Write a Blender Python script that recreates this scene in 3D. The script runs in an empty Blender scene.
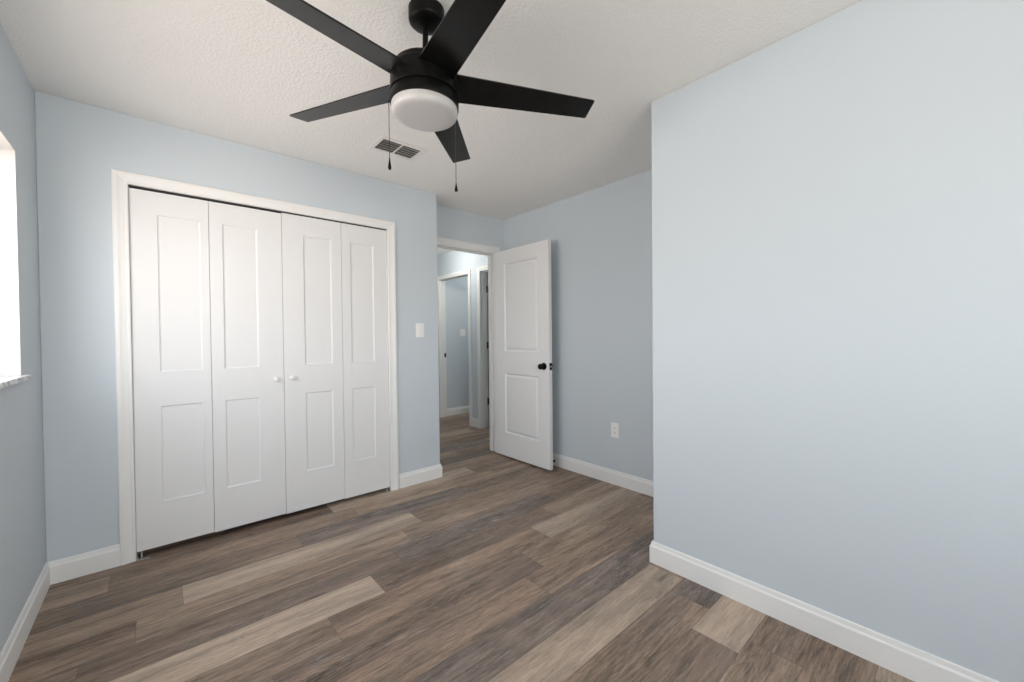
import bpy, bmesh, math, random
from mathutils import Vector, Matrix
random.seed(7)
C = bpy.context.scene.collection
SC = bpy.context.scene
PI = math.pi

# ------------------------------------------------------------------ camera
H = 2.44
CAM_Z = 1.2158
cam = bpy.data.cameras.new('camera')
cam.sensor_width = 36.0
cam.lens = 36.0 * 403.7055 / 1024
cam.clip_start = 0.02
co = bpy.data.objects.new('camera', cam)
C.objects.link(co)
yaw, pitch, roll = [math.radians(v) for v in (-41.2866, -0.7523, -0.5761)]
F_ = Vector((-math.sin(yaw)*math.cos(pitch), math.cos(yaw)*math.cos(pitch), math.sin(pitch)))
R0 = Vector((math.cos(yaw), math.sin(yaw), 0))
U0 = R0.cross(F_)
Rr = math.cos(roll)*R0 + math.sin(roll)*U0
Ur = -math.sin(roll)*R0 + math.cos(roll)*U0
m = Matrix.Identity(4)
for i in range(3):
    m[i][0], m[i][1], m[i][2] = Rr[i], Ur[i], -F_[i]
m[2][3] = CAM_Z
co.matrix_world = m
SC.camera = co

# ------------------------------------------------------------------ look, world, daylight
SC.view_settings.view_transform = 'Standard'
SC.view_settings.look = 'None'
SC.view_settings.gamma = 1.0
SC.view_settings.use_curve_mapping = False
SC.view_settings.exposure = 0.0
SC.cycles.max_bounces = 12
SC.cycles.diffuse_bounces = 8
SC.cycles.use_denoising = True
SC.cycles.sample_clamp_indirect = 6.0

W = bpy.data.worlds.new('sky')
SC.world = W
W.use_nodes = True
nt = W.node_tree
nt.nodes.clear()
wo = nt.nodes.new('ShaderNodeOutputWorld')
bg = nt.nodes.new('ShaderNodeBackground')
tc = nt.nodes.new('ShaderNodeTexCoord')
sp = nt.nodes.new('ShaderNodeSeparateXYZ')
rp = nt.nodes.new('ShaderNodeValToRGB')
mr = nt.nodes.new('ShaderNodeMapRange')
mr.inputs[1].default_value = -1
mr.inputs[2].default_value = 1
nt.links.new(tc.outputs['Generated'], sp.inputs[0])
nt.links.new(sp.outputs[2], mr.inputs[0])
nt.links.new(mr.outputs[0], rp.inputs[0])
stops = [(0.0, (0.38, 0.34, 0.315)), (0.10, (0.46, 0.41, 0.38)), (0.20, (0.66, 0.59, 0.55)), (0.29, (1.02, 0.92, 0.86)), (0.37, (1.12, 1.02, 0.96)),
         (0.44, (0.98, 0.91, 0.86)), (0.49, (0.98, 0.92, 0.89)), (0.51, (1.20, 1.15, 1.12)), (0.57, (1.16, 1.14, 1.15)), (0.70, (0.84, 0.86, 0.92)), (1.0, (0.60, 0.65, 0.76))]
rp.color_ramp.elements[0].position = stops[0][0]
rp.color_ramp.elements[1].position = stops[-1][0]
for p_, c_ in stops[1:-1]:
    rp.color_ramp.elements.new(p_)
for e_, (p_, c_) in zip(rp.color_ramp.elements, stops):
    e_.position = p_
    e_.color = (*c_, 1)
nt.links.new(rp.outputs[0], bg.inputs[0])
bg.inputs[1].default_value = 19.6
nt.links.new(bg.outputs[0], wo.inputs[0])


def portal(name, loc, rot, sx, sy):
    l = bpy.data.lights.new(name, 'AREA')
    l.shape = 'RECTANGLE'
    l.size, l.size_y = sx, sy
    l.cycles.is_portal = True
    o = bpy.data.objects.new(name, l)
    o.location, o.rotation_euler = loc, rot
    C.objects.link(o)
    return o


# geometry of the plan (metres)
XL, YC, XE, YD, XR, XB, YB = -0.4336, 3.0315, 1.8193, 3.2938, 2.7775, 1.9712, 1.1184
YR = -1.50                      # rear wall
XH = 3.18                       # far wall of the hall
WIN1 = (0.90, 2.64, 1.062, 2.012)      # window in the left wall: y0, y1, z0, z1
WIN2 = (-0.25, 1.00, 1.062, 2.012)      # unseen window added behind the camera for fill light: x0, x1, z0, z1
portal('window_daylight_left', (XL-0.155, (WIN1[0]+WIN1[1])/2, (WIN1[2]+WIN1[3])/2), (0, -PI/2, 0), WIN1[3]-WIN1[2], WIN1[1]-WIN1[0])
portal('added_window_daylight_rear', ((WIN2[0]+WIN2[1])/2, YR-0.155, (WIN2[2]+WIN2[3])/2), (PI/2, 0, 0), WIN2[1]-WIN2[0], WIN2[3]-WIN2[2])


# ------------------------------------------------------------------ materials
def mat(name, col=(0.8, 0.8, 0.8), rough=0.5, metal=0.0, spec=0.5):
    ma = bpy.data.materials.new(name)
    ma.use_nodes = True
    b = ma.node_tree.nodes['Principled BSDF']
    b.inputs['Base Color'].default_value = (*col, 1)
    b.inputs['Roughness'].default_value = rough
    b.inputs['Metallic'].default_value = metal
    b.inputs['Specular IOR Level'].default_value = spec
    return ma


def nodes(ma):
    return ma.node_tree.nodes, ma.node_tree.links, ma.node_tree.nodes['Principled BSDF']


def bumped(ma, scale, strength, dist, detail=3, rough=0.55, lo=None, hi=None):
    n, l, b = nodes(ma)
    t = n.new('ShaderNodeTexCoord')
    no = n.new('ShaderNodeTexNoise')
    no.inputs['Scale'].default_value = scale
    no.inputs['Detail'].default_value = detail
    no.inputs['Roughness'].default_value = rough
    l.new(t.outputs['Object'], no.inputs['Vector'])
    src = no.outputs['Fac']
    if lo is not None:
        r = n.new('ShaderNodeMapRange')
        r.interpolation_type = 'SMOOTHSTEP'
        r.inputs[1].default_value = lo
        r.inputs[2].default_value = hi
        l.new(src, r.inputs[0])
        src = r.outputs[0]
    bu = n.new('ShaderNodeBump')
    bu.inputs['Strength'].default_value = strength
    bu.inputs['Distance'].default_value = dist
    l.new(src, bu.inputs['Height'])
    l.new(bu.outputs[0], b.inputs['Normal'])
    return ma


M_WALL = bumped(mat('pale_blue_wall_paint', (0.588, 0.643, 0.682), 0.75, spec=0.25), 150, 0.22, 0.002)
M_CEIL = bumped(mat('knockdown_ceiling_paint', (0.88, 0.87, 0.845), 0.8, spec=0.2), 80, 0.46, 0.003, 4, 0.6, 0.40, 0.64)
M_TRIM = mat('white_trim_paint', (0.82, 0.818, 0.80), 0.45)
M_DOOR = bumped(mat('white_door_paint', (0.77, 0.77, 0.765), 0.6, spec=0.35), 90, 0.05, 0.001)
M_REVEAL = mat('white_window_reveal', (0.62, 0.61, 0.59), 0.7)
M_BLACK = mat('matte_black_metal', (0.003, 0.003, 0.003), 0.4, spec=0.16)
M_BLADE = bumped(mat('matte_black_blade', (0.003, 0.003, 0.003), 0.27, spec=0.36), 60, 0.04, 0.001)
M_GLOBE = mat('frosted_white_glass', (0.50, 0.49, 0.48), 0.35)
M_GLOBE.node_tree.nodes['Principled BSDF'].inputs['Subsurface Weight'].default_value = 0.0
M_GLOBE.node_tree.nodes['Principled BSDF'].inputs['Subsurface Radius'].default_value = (0.03, 0.03, 0.03)
M_CHAIN = mat('dark_bead_chain', (0.10, 0.095, 0.09), 0.35, 0.8)
M_PLASTIC = mat('white_switch_plastic', (0.88, 0.88, 0.86), 0.3)
M_DARK = mat('dark_slot_and_gap_shade', (0.02, 0.02, 0.02), 0.7)
M_GALV = mat('galvanised_steel', (0.62, 0.62, 0.60), 0.35, 0.85)
M_BRONZE = mat('dark_bronze_hinge', (0.11, 0.10, 0.09), 0.45, 0.6)
M_VENTW = mat('white_enamel_register', (0.82, 0.80, 0.77), 0.4)
M_DUCT = mat('duct_shade', (0.10, 0.095, 0.09), 0.7)
M_RUB = mat('black_rubber', (0.015, 0.015, 0.015), 0.7)


def glass_mat(name, tint):
    ma = bpy.data.materials.new(name)
    ma.use_nodes = True
    n, l = ma.node_tree.nodes, ma.node_tree.links
    n.clear()
    o = n.new('ShaderNodeOutputMaterial')
    mx = n.new('ShaderNodeMixShader')
    tr = n.new('ShaderNodeBsdfTransparent')
    gl = n.new('ShaderNodeBsdfGlossy')
    gl.inputs['Roughness'].default_value = 0.02
    tr.inputs[0].default_value = (*tint, 1)
    mx.inputs[0].default_value = 0.06
    l.new(tr.outputs[0], mx.inputs[1])
    l.new(gl.outputs[0], mx.inputs[2])
    l.new(mx.outputs[0], o.inputs[0])
    return ma


M_GLASS = glass_mat('window_pane_glass', (0.95, 0.96, 0.95))
M_TINT = glass_mat('light_cutting_pane_glass', (0.64, 0.64, 0.64))  # grey tint added to cut daylight through the left window


def marble():
    ma = mat('grey_veined_marble', (0.7, 0.69, 0.67), 0.25)
    n, l, b = nodes(ma)
    t = n.new('ShaderNodeTexCoord')
    no = n.new('ShaderNodeTexNoise')
    no.inputs['Scale'].default_value = 22
    no.inputs['Detail'].default_value = 8
    no.inputs['Distortion'].default_value = 2.5
    r = n.new('ShaderNodeValToRGB')
    r.color_ramp.elements[0].position = 0.42
    r.color_ramp.elements[0].color = (0.36, 0.35, 0.34, 1)
    r.color_ramp.elements[1].position = 0.56
    r.color_ramp.elements[1].color = (0.78, 0.77, 0.75, 1)
    l.new(t.outputs['Object'], no.inputs['Vector'])
    l.new(no.outputs['Fac'], r.inputs[0])
    l.new(r.outputs[0], b.inputs['Base Color'])
    return ma


M_MARBLE = marble()


def wood():
    ma = mat('vinyl_oak_planks', (0.3, 0.25, 0.2), 0.42, spec=0.35)
    n, l, b = nodes(ma)

    def math_(op, a, bb, clamp=False):
        q = n.new('ShaderNodeMath')
        q.operation = op
        q.use_clamp = clamp
        for i, v in enumerate((a, bb)):
            if v is None:
                continue
            if isinstance(v, (int, float)):
                q.inputs[i].default_value = v
            else:
                l.new(v, q.inputs[i])
        return q.outputs[0]
    uv = n.new('ShaderNodeUVMap')
    uv.uv_map = 'plank_uv'
    tone = n.new('ShaderNodeAttribute')
    tone.attribute_name = 'tone'
    par = n.new('ShaderNodeAttribute')      # r = seed, g = grey ceruse amount, b = contrast
    par.attribute_name = 'figure'
    ps = n.new('ShaderNodeSeparateColor')
    l.new(par.outputs['Color'], ps.inputs[0])
    seed = math_('MULTIPLY', ps.outputs[0], 60.0)
    us = n.new('ShaderNodeSeparateXYZ')
    l.new(uv.outputs[0], us.inputs[0])

    def noise(sx, sy, detail, rough=0.55, dist=0.0, zoff=0.0):
        c = n.new('ShaderNodeCombineXYZ')
        l.new(math_('MULTIPLY', us.outputs[0], sx), c.inputs[0])
        l.new(math_('MULTIPLY', us.outputs[1], sy), c.inputs[1])
        l.new(math_('ADD', seed, zoff), c.inputs[2])
        no = n.new('ShaderNodeTexNoise')
        no.inputs['Scale'].default_value = 1
        no.inputs['Detail'].default_value = detail
        no.inputs['Roughness'].default_value = rough
        no.inputs['Distortion'].default_value = dist
        l.new(c.outputs[0], no.inputs['Vector'])
        return no.outputs['Fac']
    broad = noise(1.1, 11.0, 3, 0.5, 0.6)
    streak = noise(3.4, 34.0, 7, 0.78, 0.8, 3.0)
    grain = noise(10.0, 100.0, 5, 0.8, 0.3, 7.0)
    fig = noise(3.2, 15.0, 2, 0.5, 1.2, 11.0)
    # cathedral contours: repeated bands of a smooth field
    ring = math_('PINGPONG', math_('MULTIPLY', fig, 9.0), 0.5)
    ring = math_('MULTIPLY', ring, 2.0)
    figmask = noise(1.4, 6.0, 1, 0.5, 0.0, 17.0)
    mrg = n.new('ShaderNodeMapRange')
    mrg.inputs[1].default_value = 0.48
    mrg.inputs[2].default_value = 0.66
    l.new(figmask, mrg.inputs[0])
    ringk = math_('MULTIPLY', math_('SUBTRACT', ring, 0.5), math_('MULTIPLY', mrg.outputs[0], 0.42))
    v = math_('ADD', math_('MULTIPLY', math_('SUBTRACT', broad, 0.5), 2.2), 1.0)
    v = math_('ADD', v, math_('MULTIPLY', math_('SUBTRACT', streak, 0.5), 2.1))
    v = math_('ADD', v, math_('MULTIPLY', math_('SUBTRACT', grain, 0.5), 2.9))
    v = math_('ADD', v, ringk)
    # contrast per plank
    v = math_('ADD', 1.0, math_('MULTIPLY', math_('SUBTRACT', v, 1.0), ps.outputs[2]))
    vc = n.new('ShaderNodeMapRange')
    vc.inputs[1].default_value = 0.0
    vc.inputs[2].default_value = 3.0
    vc.inputs[3].default_value = 0.0
    vc.inputs[4].default_value = 3.0
    vc.clamp = True
    l.new(v, vc.inputs[0])
    vm = n.new('ShaderNodeVectorMath')
    vm.operation = 'SCALE'
    l.new(tone.outputs['Color'], vm.inputs[0])
    l.new(math_('MAXIMUM', vc.outputs[0], 0.34), vm.inputs['Scale'])
    # a cool grey wash along some streaks
    wash = noise(1.3, 8.0, 2, 0.5, 0.4, 23.0)
    mw = n.new('ShaderNodeMapRange')
    mw.inputs[1].default_value = 0.50
    mw.inputs[2].default_value = 0.72
    l.new(wash, mw.inputs[0])
    mixw = n.new('ShaderNodeMix')
    mixw.data_type = 'RGBA'
    mixw.inputs[7].default_value = (0.150, 0.130, 0.118, 1)
    l.new(math_('MULTIPLY', mw.outputs[0], 0.4), mixw.inputs[0])
    l.new(vm.outputs[0], mixw.inputs[6])
    # pale filled pores in the greyer planks
    pore = noise(11.0, 95.0, 3, 0.8, 0.3, 31.0)
    pm = n.new('ShaderNodeMapRange')
    pm.inputs[1].default_value = 0.55
    pm.inputs[2].default_value = 0.66
    l.new(pore, pm.inputs[0])
    pmask = noise(2.2, 14.0, 2, 0.5, 0.5, 41.0)
    pk = n.new('ShaderNodeMapRange')
    pk.inputs[1].default_value = 0.46
    pk.inputs[2].default_value = 0.68
    l.new(pmask, pk.inputs[0])
    pf = math_('MULTIPLY', math_('MULTIPLY', pm.outputs[0], pk.outputs[0]), ps.outputs[1])
    mixp = n.new('ShaderNodeMix')
    mixp.data_type = 'RGBA'
    mixp.inputs[7].default_value = (0.42, 0.40, 0.38, 1)
    l.new(pf, mixp.inputs[0])
    l.new(mixw.outputs[2], mixp.inputs[6])
    # small dark knots
    kn = n.new('ShaderNodeTexVoronoi')
    kc = n.new('ShaderNodeCombineXYZ')
    l.new(math_('MULTIPLY', us.outputs[0], 1.6), kc.inputs[0])
    l.new(math_('MULTIPLY', us.outputs[1], 5.5), kc.inputs[1])
    l.new(seed, kc.inputs[2])
    kn.inputs['Scale'].default_value = 1.0
    l.new(kc.outputs[0], kn.inputs['Vector'])
    kr = n.new('ShaderNodeMapRange')
    kr.inputs[1].default_value = 0.03
    kr.inputs[2].default_value = 0.11
    kr.inputs[3].default_value = 0.6
    kr.inputs[4].default_value = 0.0
    l.new(kn.outputs['Distance'], kr.inputs[0])
    mixk = n.new('ShaderNodeMix')
    mixk.data_type = 'RGBA'
    mixk.inputs[7].default_value = (0.05, 0.042, 0.038, 1)
    l.new(kr.outputs[0], mixk.inputs[0])
    l.new(mixp.outputs[2], mixk.inputs[6])
    l.new(mixk.outputs[2], b.inputs['Base Color'])
    bu = n.new('ShaderNodeBump')
    bu.inputs['Strength'].default_value = 0.25
    bu.inputs['Distance'].default_value = 0.0008
    l.new(grain, bu.inputs['Height'])
    l.new(bu.outputs[0], b.inputs['Normal'])
    return ma


M_WOOD = wood()
M_SEAM = mat('plank_seam', (0.12, 0.10, 0.085), 0.8)


# ------------------------------------------------------------------ helpers
def build(name, bm, ma, parent=None, smooth=False, bevel=0.0, seg=2):
    bmesh.ops.recalc_face_normals(bm, faces=bm.faces[:])
    me = bpy.data.meshes.new(name)
    bm.to_mesh(me)
    bm.free()
    for x in (ma if isinstance(ma, (list, tuple)) else [ma]):
        me.materials.append(x)
    o = bpy.data.objects.new(name, me)
    C.objects.link(o)
    if parent:
        o.parent = parent
    if smooth:
        for p in me.polygons:
            p.use_smooth = True
        me.set_sharp_from_angle(angle=math.radians(35))
    if bevel:
        b = o.modifiers.new('bevel', 'BEVEL')
        b.width = bevel
        b.segments = seg
        b.limit_method = 'ANGLE'
        b.angle_limit = math.radians(40)
    return o


def tag(o, label=None, cat=None, group=None, kind=None):
    for k, v in (('label', label), ('category', cat), ('group', group), ('kind', kind)):
        if v:
            o[k] = v
    return o


def empty(name, loc, label, cat, kind=None, rz=0.0, group=None):
    o = bpy.data.objects.new(name, None)
    o.empty_display_size = 0.05
    o.location = loc
    o.rotation_euler = (0, 0, rz)
    C.objects.link(o)
    return tag(o, label, cat, group, kind)


def box(bm, x0, x1, y0, y1, z0, z1):
    vs = [bm.verts.new(p) for p in ((x0, y0, z0), (x1, y0, z0), (x1, y1, z0), (x0, y1, z0),
                                    (x0, y0, z1), (x1, y0, z1), (x1, y1, z1), (x0, y1, z1))]
    return [bm.faces.new([vs[i] for i in f]) for f in
            ((0, 3, 2, 1), (4, 5, 6, 7), (0, 1, 5, 4), (1, 2, 6, 5), (2, 3, 7, 6), (3, 0, 4, 7))]


def bx(*a):
    bm = bmesh.new()
    box(bm, *a)
    return bm


def lathe(bm, prof, n=48, origin=(0, 0, 0), axis='Z'):
    """prof: list of (r, h); closes at r == 0"""
    o = Vector(origin)
    rings = []
    for r, h in prof:
        ring = []
        for k in range(1 if r < 1e-6 else n):
            a = 2*PI*k/n
            if axis == 'Z':
                p = Vector((r*math.cos(a), r*math.sin(a), h))
            elif axis == 'X':
                p = Vector((h, r*math.cos(a), r*math.sin(a)))
            else:
                p = Vector((r*math.cos(a), h, r*math.sin(a)))
            ring.append(bm.verts.new(o+p))
        rings.append(ring)
    for A, B in zip(rings, rings[1:]):
        for k in range(n):
            k2 = (k+1) % n
            if len(A) == 1 and len(B) == 1:
                continue
            if len(A) == 1:
                bm.faces.new((A[0], B[k], B[k2]))
            elif len(B) == 1:
                bm.faces.new((A[k], A[k2], B[0]))
            else:
                bm.faces.new((A[k], A[k2], B[k2], B[k]))
    return bm


def plate_with_holes(axis, c0, c1, a0, a1, z0, z1, holes):
    """a wall slab: thickness from c0 to c1 on `axis`, length a0..a1, with rectangular holes (a, b, zb, zt); closed mesh"""
    us = sorted({a0, a1, *[h[0] for h in holes], *[h[1] for h in holes]})
    zs = sorted({z0, z1, *[h[2] for h in holes], *[h[3] for h in holes]})
    bm = bmesh.new()
    vd = {}

    def v(u, z, c):
        k = (round(u, 5), round(z, 5), round(c, 5))
        if k not in vd:
            vd[k] = bm.verts.new((c, u, z) if axis == 'x' else (u, c, z))
        return vd[k]

    def solid(i, j):
        if i < 0 or j < 0 or i >= len(us)-1 or j >= len(zs)-1:
            return False
        um, zm = (us[i]+us[i+1])/2, (zs[j]+zs[j+1])/2
        return not any(h[0] < um < h[1] and h[2] < zm < h[3] for h in holes)
    for i in range(len(us)-1):
        for j in range(len(zs)-1):
            if not solid(i, j):
                continue
            u0, u1, w0, w1 = us[i], us[i+1], zs[j], zs[j+1]
            for c in (c0, c1):
                bm.faces.new((v(u0, w0, c), v(u1, w0, c), v(u1, w1, c), v(u0, w1, c)))
            for (di, dj, p, q) in ((-1, 0, (u0, w0), (u0, w1)), (1, 0, (u1, w0), (u1, w1)), (0, -1, (u0, w0), (u1, w0)), (0, 1, (u0, w1), (u1, w1))):
                if not solid(i+di, j+dj):
                    bm.faces.new((v(*p, c0), v(*q, c0), v(*q, c1), v(*p, c1)))
    return bm


BASE = [(0, 0), (0.014, 0), (0.014, 0.086), (0.0128, 0.090), (0.0095, 0.094), (0.0085, 0.099), (0.0075, 0.108), (0.0055, 0.1127), (0, 0.1127)]


def baseboard(name, label, p0, p1, nrm, m0=0, m1=0, parts=None, bm=None):
    """profile swept along the foot of a wall from p0 to p1; m = +1 outside mitre, -1 inside mitre"""
    own = bm is None
    bm = bm or bmesh.new()
    p0, p1, nv = Vector((*p0, 0)), Vector((*p1, 0)), Vector((*nrm, 0))
    d = (p1-p0).normalized()
    A = [bm.verts.new(p0 + nv*t - d*(m0*t) + Vector((0, 0, z))) for t, z in BASE]
    B = [bm.verts.new(p1 + nv*t + d*(m1*t) + Vector((0, 0, z))) for t, z in BASE]
    for i in range(len(BASE)):
        j = (i+1) % len(BASE)
        bm.faces.new((A[i], A[j], B[j], B[i]))
    bm.faces.new(A)
    bm.faces.new(list(reversed(B)))
    if not own:
        return bm
    o = build(name, bm, M_TRIM)
    return tag(o, label, 'baseboard', kind='structure')


CASE = [(0, 0), (0, 0.008), (0.003, 0.0105), (0.010, 0.0115), (0.014, 0.0095), (0.019, 0.0105), (0.034, 0.0135), (0.042, 0.0165), (0.055, 0.0165), (0.060, 0.013), (0.060, 0)]


def casing(bm, axis, c, sgn, a0, a1, zt, w=0.060, legs=(1, 1)):
    """architrave round an opening a0..a1, top zt, on the plane axis=c facing sgn"""
    k = w/0.060
    rows = []
    for (u, t) in CASE:
        u *= k
        st = []
        if legs[0]:
            st += [(a0-u, 0.0), (a0-u, zt+u)]
        else:
            st += [(a0-w, zt+u)]
        if legs[1]:
            st += [(a1+u, zt+u), (a1+u, 0.0)]
        else:
            st += [(a1+w, zt+u)]
        rows.append([bm.verts.new((c+sgn*t, a, z) if axis == 'x' else (a, c+sgn*t, z)) for a, z in st])
    nst = len(rows[0])
    for i in range(len(rows)):
        j = (i+1) % len(rows)
        for s in range(nst-1):
            bm.faces.new((rows[i][s], rows[i][s+1], rows[j][s+1], rows[j][s]))
    bm.faces.new([r[0] for r in rows])
    bm.faces.new([r[-1] for r in reversed(rows)])
    return bm


def jamb(bm, axis, c0, c1, a0, a1, zt, th=0.018, stop=None):
    """lining of an opening: boards set just inside a0..a1 / zt; stop = (from, to) across the depth for the door stop"""
    def b(u0, u1, d0, d1, z0, z1):
        if axis == 'x':
            box(bm, d0, d1, u0, u1, z0, z1)
        else:
            box(bm, u0, u1, d0, d1, z0, z1)
    b(a0-th, a0, c0, c1, 0, zt)
    b(a1, a1+th, c0, c1, 0, zt)
    b(a0-th, a1+th, c0, c1, zt, zt+th)
    if stop:
        b(a0, a0+0.011, stop[0], stop[1], 0, zt-0.011)
        b(a1-0.011, a1, stop[0], stop[1], 0, zt-0.011)
        b(a0, a1, stop[0], stop[1], zt-0.011, zt)
    return bm


def panel_slab(w, z0, z1, t, rects, rings):
    """door slab in local space: x 0..w, z z0..z1, front at y=0 (faces -y), back at y=t; each rect gets moulded rings on both faces"""
    bm = bmesh.new()
    us = sorted({0, w, *[r[0] for r in rects], *[r[1] for r in rects]})
    zs = sorted({z0, z1, *[r[2] for r in rects], *[r[3] for r in rects]})
    for (y, s) in ((0.0, 1), (t, -1)):
        vd = {}

        def v(u, z, yy):
            k = (round(u, 5), round(z, 5), round(yy, 5))
            if k not in vd:
                vd[k] = bm.verts.new((u, yy, z))
            return vd[k]
        for i in range(len(us)-1):
            for j in range(len(zs)-1):
                um, zm = (us[i]+us[i+1])/2, (zs[j]+zs[j+1])/2
                if any(r[0] < um < r[1] and r[2] < zm < r[3] for r in rects):
                    continue
                bm.faces.new((v(us[i], zs[j], y), v(us[i+1], zs[j], y), v(us[i+1], zs[j+1], y), v(us[i], zs[j+1], y)))
        for r in rects:
            # outline of the rect including grid crossings
            def ring(ins, dep):
                return [(r[0]+ins, r[2]+ins, y+s*dep), (r[1]-ins, r[2]+ins, y+s*dep), (r[1]-ins, r[3]-ins, y+s*dep), (r[0]+ins, r[3]-ins, y+s*dep)]
            prev = ring(0, 0)
            for (ins, dep) in rings:
                cur = ring(ins, dep)
                for k in range(4):
                    k2 = (k+1) % 4
                    bm.faces.new((v(*prev[k][:2], prev[k][2]), v(*prev[k2][:2], prev[k2][2]), v(*cur[k2][:2], cur[k2][2]), v(*cur[k][:2], cur[k][2]))) if True else None
                prev = cur
            bm.faces.new([v(*p[:2], p[2]) for p in prev])
    # rim
    e = [bm.verts.new(p) for p in ((0, 0, z0), (w, 0, z0), (w, 0, z1), (0, 0, z1), (0, t, z0), (w, t, z0), (w, t, z1), (0, t, z1))]
    for f in ((0, 1, 5, 4), (1, 2, 6, 5), (2, 3, 7, 6), (3, 0, 4, 7)):
        bm.faces.new([e[i] for i in f])
    bmesh.ops.remove_doubles(bm, verts=bm.verts[:], dist=1e-5)
    return bm


# ------------------------------------------------------------------ floor
def floor():
    bm = bmesh.new()
    uvl = bm.loops.layers.uv.new('plank_uv')
    tl = bm.loops.layers.float_color.new('tone')
    fl = bm.loops.layers.float_color.new('figure')
    s2l = lambda c: tuple(((v/255.0+0.055)/1.055)**2.4 if v > 10 else v/255/12.92 for v in c)
    T = {'L': s2l((174, 155, 137)), 'T': s2l((152, 131, 112)), 'B': s2l((139, 118, 101)), 'D': s2l((124, 106, 92)), 'G': s2l((119, 106, 97)), 'N': s2l((143, 123, 106))}
    Y0 = 0.2205
    PW = 0.18
    known = {   # row: (an x where two planks meet, tones of planks before..., index of the plank after the joint)
        -2: (1.20, 'BLTDBLT', 3), -1: (0.65, 'DTBNLBD', 3),
        0: (0.95, 'TLNBDTB', 3), 1: (0.52, 'DLTNBTD', 3), 2: (1.638, 'TLBDLNB', 4), 3: (1.81, 'LBDNGTB', 4),
        4: (0.72, 'BDTLBNL', 3), 5: (0.62, 'TBLGGDT', 3), 6: (0.15, 'DLBBNBT', 3), 7: (1.51, 'LTNDTBD', 4),
        8: (0.536, 'DTNBLTB', 3), 9: (0.796, 'BNLDTDG', 3), 10: (0.98, 'TBDGBTL', 3), 11: (-0.088, 'GTBTNBD', 3),
        12: (0.07, 'LDNLBBT', 3), 13: (0.62, 'BTDGDDL', 3), 14: (-0.20, 'GLTBTNB', 3), 15: (0.9, 'TBDLDLT', 3),
        16: (0.3, 'BDLGNTB', 3), 17: (1.62, 'BDLGTBD', 3), 18: (2.35, 'DLTBNLD', 3), 19: (2.9, 'TBGLTDB', 3), 20: (2.55, 'LNBDTNL', 3)}
    LEN = 1.22
    gap = 0.0007
    x_lo, x_hi = -0.62, 5.15
    rnd = random.Random(11)
    kmin, kmax = -11, 33
    for k in range(kmin, kmax):
        y0, y1 = Y0+PW*k, Y0+PW*(k+1)
        if k in known:
            xj, tones, idx = known[k]
        else:
            xj, tones, idx = rnd.uniform(0, 1.2), ''.join(rnd.choice('LTBDGNB') for _ in range(7)), 3
        n0 = idx - int(math.ceil((xj-x_lo)/LEN))
        for q in range(-3, 9):
            a, b_ = xj+(q-idx)*LEN, xj+(q-idx+1)*LEN
            if b_ <= x_lo or a >= x_hi:
                continue
            tone = tones[q] if 0 <= q < len(tones) else rnd.choice('LTBDGN')
            base = T[tone]
            j = rnd.uniform(0.93, 1.07)
            seed = rnd.random()
            cer = {'G': 0.95, 'D': 0.6}.get(tone, 0.32)
            con = {'L': 0.50, 'T': 0.75, 'G': 0.9}.get(tone, 0.85)
            xa, xb = max(a+gap, x_lo), min(b_-gap, x_hi)
            vs = [bm.verts.new(p) for p in ((xa, y0+gap, 0), (xb, y0+gap, 0), (xb, y1-gap, 0), (xa, y1-gap, 0))]
            f = bm.faces.new(vs)
            f.material_index = 0
            for lp in f.loops:
                lp[uvl].uv = (lp.vert.co.x-a, lp.vert.co.y-y0)
                lp[tl] = (base[0]*j, base[1]*j, base[2]*j, 1)
                lp[fl] = (seed, cer, con, 1)
    for f in box(bm, x_lo, x_hi, Y0+PW*kmin, Y0+PW*kmax, -0.05, -0.0012):
        f.material_index = 1
    me = bpy.data.meshes.new('floor')
    bm.to_mesh(me)
    bm.free()
    me.materials.append(M_WOOD)
    me.materials.append(M_SEAM)
    o = bpy.data.objects.new('floor', me)
    C.objects.link(o)
    tag(o, 'wood-look plank floor in mixed brown, tan and grey boards', 'floor', kind='structure')


floor()

# ------------------------------------------------------------------ room shell
S = dict(kind='structure')


def struct(name, bm, label, cat='wall', ma=None, bevel=0.0, seg=2):
    return tag(build(name, bm, ma or M_WALL, bevel=bevel, seg=seg), label, cat, **S)


struct('ceiling', bx(-0.7, 5.2, YR-0.2, 6.2, H, H+0.06), 'off-white knockdown textured ceiling over the bedroom and hall', 'ceiling', M_CEIL)
# left wall with the window hole; reveal faces are white
bmw = plate_with_holes('x', XL-0.20, XL, YR-0.11, YC+0.8, 0, H, [WIN1])
struct('wall_left', bmw, 'pale blue left wall with the window opening')
bmw = plate_with_holes('y', YR-0.20, YR, XL-0.2, XR+0.11, 0, H, [WIN2])
struct('wall_rear', bmw, 'pale blue wall behind the camera, holding the added window')
# closet wall
CL0, CL1, CLT = -0.1065, 1.3675, 2.0605
o = struct('wall_closet', plate_with_holes('y', YC, YC+0.11, XL, XE, 0, H, [(CL0-0.018, CL1+0.018, -1, CLT+0.018)]), 'pale blue wall around the white bifold closet', bevel=0.004)
struct('wall_closet_rear', bx(XL, XE-0.11, YC+0.70, YC+0.80, 0, H), 'back wall inside the closet behind the bifold doors')
struct('wall_closet_side', bx(XE-0.10, XE, YC+0.11, 6.0, 0, H), 'pale blue return wall at the end of the closet')
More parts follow.
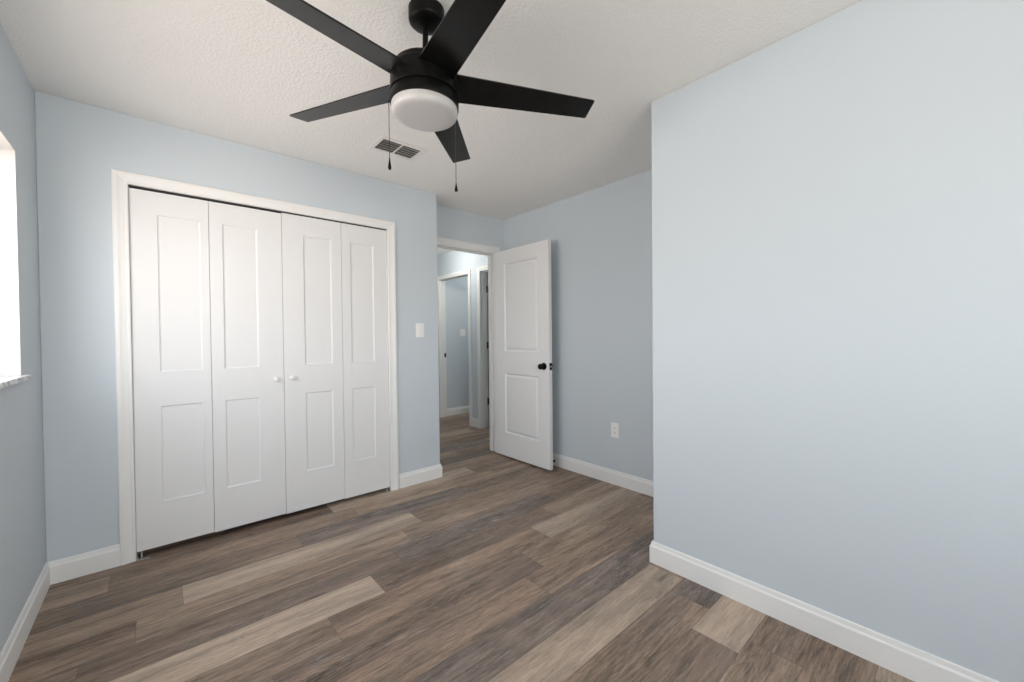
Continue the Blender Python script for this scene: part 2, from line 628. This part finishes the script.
# door wall
DX0, DX1, DZT = 1.892, 2.650, 2.070
DT = 0.092
struct('wall_door', plate_with_holes('y', YD, YD+DT, XE, XH, 0, H, [(DX0-0.018, DX1+0.018, -1, DZT+0.018)]), 'pale blue wall above and beside the open bedroom doorway')
struct('wall_right', bx(XR, XR+0.11, YB-0.3, YD, 0, H), 'pale blue far right wall behind the open bedroom door')
struct('wall_near_right', bx(XB, XR, YR, YB, 0, H), 'pale blue near right wall jutting into the room', bevel=0.006, seg=3)
# hall
HB0, HB1, HC0, HC1, HZT = 4.505, 5.262, 3.478, 4.240, 2.058
struct('wall_hall', plate_with_holes('x', XH, XH+0.11, YD, 6.0, 0, H, [(HB0-0.018, HB1+0.018, -1, HZT+0.018), (HC0-0.018, HC1+0.018, -1, HZT+0.018)]), 'pale blue hall wall with two white doorways')
struct('wall_hall_end', bx(XE-0.1, XH+0.11, 6.0, 6.1, 0, H), 'pale blue wall closing the far end of the hall')
struct('wall_far_room', bx(XH+0.11, 5.0, 5.282, 5.382, 0, H), 'grey-blue wall with a switch seen through the left hall doorway')
struct('wall_partition', bx(XH+0.11, 5.0, 4.32, 4.42, 0, H), 'pale blue partition between the two rooms off the hall')
struct('wall_far_side', bx(5.0, 5.1, 2.6, 5.382, 0, H), 'pale blue outer wall of the rooms off the hall')
struct('wall_side_room', bx(XH+0.11, 5.0, 2.6, 2.7, 0, H), 'pale blue near wall of the room behind the hall doorway')

# baseboards
baseboard('baseboard_left', 'white baseboard along the left window wall', (XL, YR), (XL, YC), (1, 0), -1, -1)
baseboard('baseboard_closet_left', 'short white baseboard left of the closet casing', (XL, YC), (CL0-0.060, YC), (0, -1), -1, 0)
bmb = baseboard(None, None, (CL1+0.070, YC), (XE, YC), (0, -1), 0, 1, bm=bmesh.new())
baseboard(None, None, (XE, YC), (XE, YD-0.0165), (1, 0), 1, 0, bm=bmb)
tag(build('baseboard_closet_right', bmb, M_TRIM), 'short white baseboard right of the closet, wrapping the corner', 'baseboard', kind='structure')
baseboard('baseboard_right', 'white baseboard on the far right wall beside the open door', (XR, YB), (XR, YD), (-1, 0), -1, 0)
bmb = baseboard(None, None, (XR, YB), (XB, YB), (0, 1), -1, 1, bm=bmesh.new())
baseboard(None, None, (XB, YB), (XB, YR), (-1, 0), 1, -1, bm=bmb)
tag(build('baseboard_near_right', bmb, M_TRIM), 'long white baseboard under the near right wall', 'baseboard', kind='structure')
baseboard('baseboard_rear', 'white baseboard on the wall behind the camera', (XL, YR), (XB, YR), (0, 1), -1, -1)
baseboard('baseboard_hall', 'white baseboard stub between the two hall doorways', (XH, HC1+0.058), (XH, HB0-0.058), (-1, 0), 0, 0)
baseboard('baseboard_far_room', 'white baseboard seen through the left hall doorway', (XH+0.11, 5.282), (5.0, 5.282), (0, -1), 0, 0)

# casings and jambs
tr = empty('trim_1', (CL0, YC, 0), 'white moulded casing around the closet opening', 'door trim', 'structure')
tr.location = (0, 0, 0)
build('casing', casing(bmesh.new(), 'y', YC, -1, CL0, CL1, CLT, 0.064), M_TRIM, tr)
build('jamb', jamb(bmesh.new(), 'y', YC, YC+0.11, CL0, CL1, CLT), M_TRIM, tr)
build('door_track_shade', bx(CL0+0.002, CL1-0.002, YC+0.008, YC+0.044, CLT-0.0095, CLT), M_DARK, tr)  # track coloured dark to give the shade in the gap above the doors
tr = empty('trim_2', (0, 0, 0), 'white casing and jamb of the open bedroom doorway', 'door trim', 'structure')
bmc = casing(bmesh.new(), 'y', YD, -1, DX0, DX1, DZT, 0.073)
build('casing', bmc, M_TRIM, tr)
build('hall_casing', casing(bmesh.new(), 'y', YD+DT, 1, DX0, DX1, DZT, 0.060), M_TRIM, tr)
build('jamb', jamb(bmesh.new(), 'y', YD, YD+DT, DX0, DX1, DZT, stop=(YD+0.038, YD+0.07)), M_TRIM, tr)
tr = empty('trim_3', (0, 0, 0), 'white casing and jamb of the left hall doorway', 'door trim', 'structure')
build('casing', casing(bmesh.new(), 'x', XH, -1, HB0, HB1, HZT, 0.058), M_TRIM, tr)
build('jamb', jamb(bmesh.new(), 'x', XH, XH+0.11, HB0, HB1, HZT, stop=(XH+0.035, XH+0.07)), M_TRIM, tr)
build('strike_plate', bx(XH+0.078, XH+0.106, HB1-0.003, HB1, 0.90, 0.962), M_BLACK, tr)
tr = empty('trim_4', (0, 0, 0), 'white casing and jamb of the right hall doorway', 'door trim', 'structure')
build('casing', casing(bmesh.new(), 'x', XH, -1, HC0, HC1, HZT, 0.058), M_TRIM, tr)
build('jamb', jamb(bmesh.new(), 'x', XH, XH+0.11, HC0, HC1, HZT, stop=(XH+0.035, XH+0.07)), M_TRIM, tr)


# ------------------------------------------------------------------ windows
def window(name, label, glass, axis, c, out, a0, a1, z0, z1):
    w = empty(name, (0, 0, 0), label, 'window', 'structure')

    def B(bm, u0, u1, d0, d1, q0, q1):
        d0, d1 = sorted((c+out*d0, c+out*d1))
        if axis == 'x':
            box(bm, d0, d1, u0, u1, q0, q1)
        else:
            box(bm, u0, u1, d0, d1, q0, q1)
    bm = bmesh.new()          # plastered white reveal, a thin lining of the hole
    e = 0.004
    B(bm, a0, a0+e, 0.0, 0.2, z0, z1)
    B(bm, a1-e, a1, 0.0, 0.2, z0, z1)
    B(bm, a0+e, a1-e, 0.0, 0.2, z1-e, z1)
    build('reveal', bm, M_REVEAL, w)
    bm = bmesh.new()
    f = 0.045
    B(bm, a0+e, a0+e+f, 0.11, 0.16, z0+0.008, z1-e)
    B(bm, a1-e-f, a1-e, 0.11, 0.16, z0+0.008, z1-e)
    B(bm, a0+e+f, a1-e-f, 0.11, 0.16, z0+0.008, z0+0.008+f)
    B(bm, a0+e+f, a1-e-f, 0.11, 0.16, z1-e-f, z1-e)
    build('frame', bm, M_TRIM, w, bevel=0.003)
    mid = (a0+a1)/2
    bm = bmesh.new()
    B(bm, mid-0.022, mid+0.022, 0.112, 0.158, z0+0.008+f, z1-e-f)
    build('mullion', bm, M_TRIM, w, bevel=0.003)
    for (p, q) in ((a0+e+f, mid-0.022), (mid+0.022, a1-e-f)):
        bm = bmesh.new()
        B(bm, p, q, 0.135, 0.139, z0+0.008+f, z1-e-f)
        build('pane', bm, glass, w)
    bm = bmesh.new()
    B(bm, a0, a1, -0.024, 0.2, z0-0.012, z0+0.008)
    B(bm, a0-0.028, a0, -0.024, -0.0005, z0-0.012, z0+0.008)
    B(bm, a1, a1+0.028, -0.024, -0.0005, z0-0.012, z0+0.008)
    build('window_sill', bm, M_MARBLE, w, bevel=0.003)['label'] = 'veined marble sill'


window('window_1', 'bright window in the left wall with a marble sill', M_TINT, 'x', XL, -1, *WIN1)
window('added_window_2', 'white-framed unseen window added behind the camera to brighten the room', M_GLASS, 'y', YR, -1, *WIN2)

# ------------------------------------------------------------------ closet bifold doors
BF = [(0.006, -0.002), (0.006, 0.001), (0.012, 0.0045), (0.017, 0.0052)]
BFR = [(0.0015, 0.0045), (0.009, 0.0070), (0.013, 0.0066)]
YF = YC+0.006
edges = [-0.1060, 0.2430, 0.6330, 1.0180, 1.3655]
prx = [(0.009, 0.203), (0.309, 0.492), (0.764, 0.947), (1.082, 1.257)]
tops = [(2.045, 2.045), (2.045, 2.045), (2.0505, 2.0505), (2.0505, 2.0505)]
bots = [0.040, 0.036, 0.032, 0.028]
lbl = ('pair of white bifold closet doors, left half', 'pair of white bifold closet doors, right half')
for half in (0, 1):
    d = empty(f'door_{half+2}', (edges[half*2], YF, 0), lbl[half], 'closet door', 'structure')
    for k in (0, 1):
        i = half*2+k
        x0, x1 = edges[i]+0.0012, edges[i+1]-0.0012
        r = prx[i]
        slab = panel_slab(x1-x0, bots[i], tops[i][0], 0.034, [(r[0]-x0, r[1]-x0, 0.292, 0.835), (r[0]-x0, r[1]-x0, 1.030, 1.917)], BFR)
        p = build('door_panel', slab, M_DOOR, d)
        p.location = (x0-edges[half*2], 0, 0)
    kx, kz = ((0.581, 0.945), (0.677, 0.949))[half]
    bm = lathe(bmesh.new(), [(0, -0.034), (0.008, -0.0335), (0.014, -0.031), (0.0165, -0.026), (0.015, -0.020), (0.009, -0.014), (0.0075, -0.008), (0.0105, -0.002), (0.0115, 0.0005)], 28, axis='Y')
    kb = build('knob', bm, M_TRIM, d, smooth=True)
    kb.location = (kx-edges[half*2], 0, kz)
    # floor pivot bracket at the jamb
    bx0 = edges[0]+0.003 if half == 0 else edges[4]-0.055
    bm = bmesh.new()
    box(bm, bx0, bx0+0.052, YF-0.018, YF+0.012, 0.0005, 0.003)
    xs = bx0 if half == 0 else bx0+0.050
    box(bm, xs, xs+0.002, YF-0.004, YF+0.022, 0.003, 0.03)
    pv = lathe(bmesh.new(), [(0, 0.0), (0.004, 0.0), (0.004, 0.05), (0, 0.05)], 12)
    px = (bx0+0.018 if half == 0 else bx0+0.034)
    b1 = build('pivot_bracket', bm, M_GALV, d)
    b1.location = (-edges[half*2], -YF, 0)
    p1 = build('pivot_pin', pv, M_GALV, d, smooth=True)
    p1.location = (px-edges[half*2], 0.010, 0.003)

# ------------------------------------------------------------------ hinged doors
RING = [(0.010, 0.0120), (0.014, 0.0125), (0.018, 0.0115), (0.032, 0.0040), (0.036, 0.0032)]


def knob_set(parent, u, z, y, s, ma=M_BLACK):
    """round rosette and knob; s = side (-1 front, +1 back)"""
    bm = lathe(bmesh.new(), [(0, s*0.0), (0.032, 0.0), (0.032, s*0.006), (0.028, s*0.009), (0.012, s*0.010), (0.012, s*0.028), (0.020, s*0.033),
                             (0.026, s*0.042), (0.0265, s*0.050), (0.022, s*0.058), (0.012, s*0.062), (0, s*0.063)], 32, axis='Y')
    k = build('knob', bm, ma, parent, smooth=True)
    k.location = (u, y, z)
    return k


# bedroom door: local x runs from hinge to free edge, local front (-y) faces the room's left
LY0, LY1 = 2.468, 3.246
d1 = empty('door_1', (2.605, LY1, 0), 'white two-panel bedroom door standing open with a black knob', 'door', 'structure', rz=-PI/2)
W1 = LY1-LY0
rects = [(LY1-3.078, LY1-2.606, 1.063, 1.930), (LY1-3.078, LY1-2.606, 0.246, 0.843)]
build('door_leaf', panel_slab(W1, 0.014, 2.064, 0.035, rects, RING), M_DOOR, d1)
knob_set(d1, W1-0.066, 0.938, 0.0, -1)
knob_set(d1, W1-0.066, 0.938, 0.035, 1)
bm = bmesh.new()
box(bm, W1-0.0005, W1+0.0012, 0.003, 0.032, 0.906, 0.970)
build('latch_plate', bm, M_BLACK, d1)
bm = bmesh.new()
box(bm, W1+0.0012, W1+0.010, 0.010, 0.024, 0.932, 0.944)
build('latch_bolt', bm, M_GALV, d1)


def hinge(parent, loc, plate=False):
    h = 0.089
    bm = lathe(bmesh.new(), [(0, 0), (0.004, 0.0), (0.0065, 0.003), (0.0065, h-0.003), (0.004, h), (0, h)], 16)
    box(bm, -0.0165, 0.0, -0.0012, 0.0012, 0.002, h-0.002)
    box(bm, 0.0, 0.012, -0.0012, 0.0012, 0.002, h-0.002)
    if plate:       # leaf screwed to the face of the jamb
        box(bm, -0.022, -0.006, 0.037, 0.0405, 0.0, h)
        box(bm, -0.006, -0.0035, -0.001, 0.0405, 0.002, h-0.002)
    o = build('hinge', bm, M_BRONZE, parent, smooth=True)
    o.location = loc
    return o


for z in (0.20, 1.0, 1.78):
    hinge(d1, (-0.012, 0.030, z))

# door of the side room, opened away from the hall
d4 = empty('door_4', (XH+0.125, 4.203, 0), 'white door leaf opened inside the right hall doorway', 'door', 'structure')
build('door_leaf', panel_slab(0.74, 0.014, 2.045, 0.035, [(0.14, 0.60, 1.06, 1.92), (0.14, 0.60, 0.25, 0.84)], RING), M_DOOR, d4)
for z in (0.305, 1.05, 1.79):
    hinge(d4, (-0.004, -0.004, z), True)
knob_set(d4, 0.675, 0.94, 0.0, -1)
knob_set(d4, 0.675, 0.94, 0.035, 1)

# ------------------------------------------------------------------ ceiling fan
N = Vector((0.0157, -0.0155, 1)).normalized()      # the fan hangs very slightly out of plumb
BC = Vector((0.7749, 1.3578, 2.1647))              # centre of the blade plane
TOP = BC + N*0.235
fan = empty('ceiling_fan', (TOP.x, TOP.y, H), 'black five-blade ceiling fan with a round white light and two pull chains', 'ceiling fan')
FO = Vector((TOP.x, TOP.y, H))
rot = N.to_track_quat('Z', 'Y').to_matrix().to_4x4()
zb = BC.z


def fan_part(name, prof, ma, n=64, shift=Vector((-0.003, 0.0026, 0))):
    bm = lathe(bmesh.new(), [(r, z-zb) for r, z in prof], n)
    bm.transform(Matrix.Translation(BC-FO+shift) @ rot)
    return build(name, bm, ma, fan, smooth=True)


bm = lathe(bmesh.new(), [(0, 0.0), (0.066, 0.0), (0.066, -0.041), (0.0645, -0.046), (0.060, -0.0505), (0.048, -0.057), (0.030, -0.062), (0.022, -0.064), (0, -0.064)], 56)
build('canopy', bm, M_BLACK, fan, smooth=True)
fan_part('downrod', [(0, 2.385), (0.0105, 2.385), (0.0105, 2.24), (0, 2.24)], M_BLACK, 24)
fan_part('coupling', [(0, 2.292), (0.019, 2.290), (0.021, 2.285), (0.021, 2.252), (0.032, 2.246), (0.034, 2.225), (0, 2.225)], M_BLACK, 32)
hous = fan_part('motor_housing', [(0, 2.236), (0.060, 2.235), (0.104, 2.229), (0.112, 2.222), (0.1165, 2.214), (0.1165, 2.206), (0.123, 2.203), (0.1257, 2.197),
                                  (0.1265, 2.190), (0.1265, 2.122), (0.1250, 2.1205), (0.1180, 2.1200), (0.1180, 2.112), (0, 2.112)], M_BLACK, 96)
kit = fan_part('light_kit', [(0, 2.113), (0.1180, 2.113), (0.1180, 2.112), (0.1250, 2.1115), (0.1262, 2.1095), (0.1262, 2.078), (0.1250, 2.075), (0, 2.075)], M_BLACK, 96)
gl = fan_part('light_globe', [(0, 2.076), (0.1215, 2.076), (0.1225, 2.068), (0.1222, 2.058), (0.1195, 2.050), (0.114, 2.0445), (0.106, 2.0415), (0.09, 2.0405), (0.05, 2.0400), (0, 2.0398)], M_GLOBE, 96)
gl['label'] = 'round frosted white light cover'
PH, TAU, RT, WT, WR = -27.8, -12.0, 0.6644, 0.0485, 0.0662
for k in range(5):
    a = math.radians(PH+72*k)
    rad = Vector((math.cos(a), math.sin(a), 0))
    tan = Vector((-math.sin(a), math.cos(a), 0))
    t = math.radians(TAU)
    side = math.cos(t)*tan + math.sin(t)*Vector((0, 0, 1))
    up = rad.cross(side)
    if up.z < 0:
        up = -up

    def P(r, s, h):
        w = WR+(WT-WR)*(r-.12)/(RT-.12)
        v = r*rad + s*w*side + h*up
        v = v + Vector((0, 0, -0.0157*v.x+0.0155*v.y))
        return BC-FO+v
    bm = bmesh.new()
    outl = [(0.100, -1), (0.100, 1), (RT-0.006, 1), (RT-0.001, 0.965), (RT, 0.90), (RT, -0.90), (RT-0.001, -0.965), (RT-0.006, -1)]
    lo = [bm.verts.new(P(r, s, -0.003)) for r, s in outl]
    hi = [bm.verts.new(P(r, s, 0.003)) for r, s in outl]
    bm.faces.new(lo)
    bm.faces.new(list(reversed(hi)))
    for i in range(len(outl)):
        j = (i+1) % len(outl)
        bm.faces.new((lo[i], lo[j], hi[j], hi[i]))
    bl = build('blade', bm, M_BLADE, fan, bevel=0.0012)

LAT, DEP = Vector((0.751, -0.660, 0)), Vector((0.660, 0.751, 0))
for (r, ang, zbot, ztop, fl) in ((0.1355, 188, 1.838, 2.093, 0.045), (0.1320, 42, 1.792, 2.093, 0.036)):
    p = Vector((BC.x-0.001, BC.y+0.001, 0)) + r*(math.cos(math.radians(ang))*LAT + math.sin(math.radians(ang))*DEP)
    bm = bmesh.new()
    # stem out of the switch housing, then beads joined by a fine wire
    z = ztop - 0.004
    prof = [(0, ztop-zb)]
    prof = [(0.0, ztop), (0.0011, ztop)]
    while z > zbot+fl:
        prof += [(0.0005, z), (0.0018, z-0.0012), (0.0018, z-0.0026), (0.0005, z-0.0038)]
        z -= 0.0040
    prof += [(0.0, zbot+fl)]
    lathe(bm, prof, 6, origin=(p.x-FO.x, p.y-FO.y, -H))
    ch = build('pull_chain', bm, M_CHAIN, fan, smooth=True)
    bm = lathe(bmesh.new(), [(0, zbot+fl), (0.0018, zbot+fl-0.001), (0.0030, zbot+fl*0.72), (0.0058, zbot+fl*0.34), (0.0064, zbot+fl*0.2), (0.0050, zbot+0.002), (0, zbot)], 20, origin=(p.x-FO.x, p.y-FO.y, -H))
    build('pull_fob', bm, M_BLACK, ch, smooth=True)
    dn = Vector((p.x-BC.x, p.y-BC.y, 0)).normalized()
    bm = bmesh.new()
    lathe(bm, [(0, 0.116), (0.0042, 0.116), (0.0042, r+0.001), (0.003, r+0.0022), (0, r+0.0022)], 14, axis='X')
    bm.transform(Matrix.Translation((BC.x-FO.x, BC.y-FO.y, ztop-H)) @ Matrix.Rotation(math.atan2(dn.y, dn.x), 4, 'Z'))
    build('chain_outlet', bm, M_BLACK, fan, smooth=True)

# ------------------------------------------------------------------ ceiling register
vx0, vx1, vy0, vy1 = 1.044, 1.362, 2.362, 2.584
vent = empty('ceiling_vent', ((vx0+vx1)/2, (vy0+vy1)/2, H), 'white rectangular air vent with louvres over a dark-painted sheet set in the ceiling', 'air vent')
gx = [(1.070, 1.190), (1.202, 1.322)]
gy = (2.397, 2.548)
cx_, cy_ = (vx0+vx1)/2, (vy0+vy1)/2
bmf = plate_with_holes('y', 0, 0.003, 0, vx1-vx0, 0, vy1-vy0, [(g[0]-vx0, g[1]-vx0, gy[0]-vy0, gy[1]-vy0) for g in gx])
bmf.transform(Matrix.Translation((vx0-cx_, vy0-cy_, -0.0035)) @ Matrix(((1, 0, 0, 0), (0, 0, 1, 0), (0, 1, 0, 0), (0, 0, 0, 1))))
build('vent_frame', bmf, M_VENTW, vent, bevel=0.001)
bm = bmesh.new()
box(bm, gx[0][0]-cx_-0.004, gx[1][1]-cx_+0.004, gy[0]-cy_-0.004, gy[1]-cy_+0.004, -0.0008, -0.0003)
build('duct_shade_sheet', bm, M_DUCT, vent)  # flat dark sheet painted as the shade inside the duct
bm = bmesh.new()
for g in gx:
    for k in range(5):
        yy = gy[0]-cy_+0.015+k*0.0300
        x0, x1 = g[0]-cx_, g[1]-cx_
        a = [bm.verts.new(q) for q in ((x0, yy-0.006, -0.0100), (x1, yy-0.006, -0.0100), (x1, yy+0.004, -0.0012), (x0, yy+0.004, -0.0012),
                                       (x0, yy-0.0050, -0.0105), (x1, yy-0.0050, -0.0105), (x1, yy+0.005, -0.0017), (x0, yy+0.005, -0.0017))]
        for f in ((0, 1, 2, 3), (4, 7, 6, 5), (0, 4, 5, 1), (1, 5, 6, 2), (2, 6, 7, 3), (3, 7, 4, 0)):
            bm.faces.new([a[i] for i in f])
build('louvres', bm, M_VENTW, vent)


# ------------------------------------------------------------------ switches, outlet, door stop
def wall_plate(name, loc, rz, label, cat, kind_, w=0.074, h=0.118):
    o = empty(name, loc, label, cat, rz=rz)
    build('cover_plate', bx(-w/2, w/2, -0.005, -0.0004, -h/2, h/2), M_PLASTIC, o, bevel=0.002)
    if kind_ == 'rocker':
        bm = bmesh.new()
        vs = [(-0.0165, -0.0048, -0.033), (0.0165, -0.0048, -0.033), (0.0165, -0.0048, 0.033), (-0.0165, -0.0048, 0.033),
              (-0.0155, -0.0100, -0.032), (0.0155, -0.0100, -0.032), (0.0155, -0.0060, 0.032), (-0.0155, -0.0060, 0.032)]
        a = [bm.verts.new(q) for q in vs]
        for f in ((0, 1, 2, 3), (4, 7, 6, 5), (0, 4, 5, 1), (1, 5, 6, 2), (2, 6, 7, 3), (3, 7, 4, 0)):
            bm.faces.new([a[i] for i in f])
        build('rocker', bm, M_PLASTIC, o, bevel=0.0008)
    elif kind_ == 'toggle':
        for z in (0.0,):
            bm = bmesh.new()
            box(bm, -0.005, 0.005, -0.014, -0.0048, -0.004, 0.012)
            build('toggle', bm, M_PLASTIC, o, bevel=0.001)
        for z in (-0.03, 0.03):
            bm = lathe(bmesh.new(), [(0, -0.0062), (0.003, -0.006), (0.0034, -0.0048), (0, -0.0048)], 12, origin=(0, 0, z), axis='Y')
            build('screw', bm, M_PLASTIC, o, smooth=True)
    else:
        for z in (0.0195, -0.0195):
            bm = lathe(bmesh.new(), [(0, -0.0072), (0.0155, -0.0072), (0.0168, -0.0062), (0.0168, -0.0048), (0, -0.0048)], 28, origin=(0, 0, z), axis='Y')
            r = build('receptacle', bm, M_PLASTIC, o, smooth=True)
            bm = bmesh.new()
            for x in (-0.006, 0.006):
                box(bm, x-0.0012, x+0.0012, -0.0076, -0.0070, z-0.001, z+0.008)
            lathe(bm, [(0, -0.0076), (0.0026, -0.0076), (0.0026, -0.0070), (0, -0.0070)], 12, origin=(0, 0, z-0.007), axis='Y')
            build('slots', bm, M_DARK, r)
    return o


wall_plate('light_switch', (1.643, YC, 1.268), 0, 'white rocker light switch between the closet and the doorway', 'light switch', 'rocker')
wall_plate('wall_outlet', (XR, 1.906, 0.441), -PI/2, 'white duplex outlet low on the far right wall', 'outlet', 'outlet')
wall_plate('light_switch', (3.605, 5.282, 1.272), 0, 'white light switch on the wall seen through the hall doorway', 'light switch', 'toggle', 0.098, 0.118)

ds = empty('door_stop', (XR-0.014, 2.563, 0.045), 'small black door stop screwed to the baseboard behind the open door', 'door stop')
bm = lathe(bmesh.new(), [(0, -0.0001), (0.011, -0.0002), (0.011, -0.003), (0.005, -0.008), (0.0045, -0.050), (0.0, -0.050)], 20, axis='X')
build('rod', bm, M_BLACK, ds, smooth=True)
bm = lathe(bmesh.new(), [(0, -0.049), (0.009, -0.049), (0.010, -0.053), (0.010, -0.063), (0.008, -0.067), (0, -0.067)], 20, axis='X')
build('rubber_tip', bm, M_RUB, ds, smooth=True)


# ------------------------------------------------------------------ hall ceiling light (just out of view), plus one added for the far room
def dome_light(name, x, y, label, power, col):
    o = empty(name, (x, y, H), label, 'ceiling light')
    bm = lathe(bmesh.new(), [(0, -0.0003), (0.15, -0.0003), (0.15, -0.02), (0.135, -0.024), (0, -0.024)], 40)
    build('pan', bm, M_TRIM, o, smooth=True)
    g = mat('lit_opal_glass', (0.9, 0.9, 0.88), 0.4)
    b = g.node_tree.nodes['Principled BSDF']
    b.inputs['Emission Color'].default_value = (*col, 1)
    b.inputs['Emission Strength'].default_value = 3.0
    bm = lathe(bmesh.new(), [(0.133, -0.024), (0.13, -0.04), (0.11, -0.062), (0.07, -0.078), (0, -0.085)], 40)
    build('lamp_shade', bm, g, o, smooth=True)
    l = bpy.data.lights.new('bulb', 'POINT')
    l.energy = power
    l.color = col
    l.shadow_soft_size = 0.10
    lo = bpy.data.objects.new('bulb', l)
    lo.location = (0, 0, -0.20)
    lo.parent = o
    C.objects.link(lo)
    return o


dome_light('ceiling_light', 2.62, 4.50, 'lit opal dome light on the hall ceiling', 13, (1.0, 0.97, 0.92))
dome_light('ceiling_light', 4.25, 4.85, 'added unseen dome light brightening the room beyond the left hall doorway', 8, (1.0, 0.97, 0.93))  # unseen lamp, added to brighten the far room
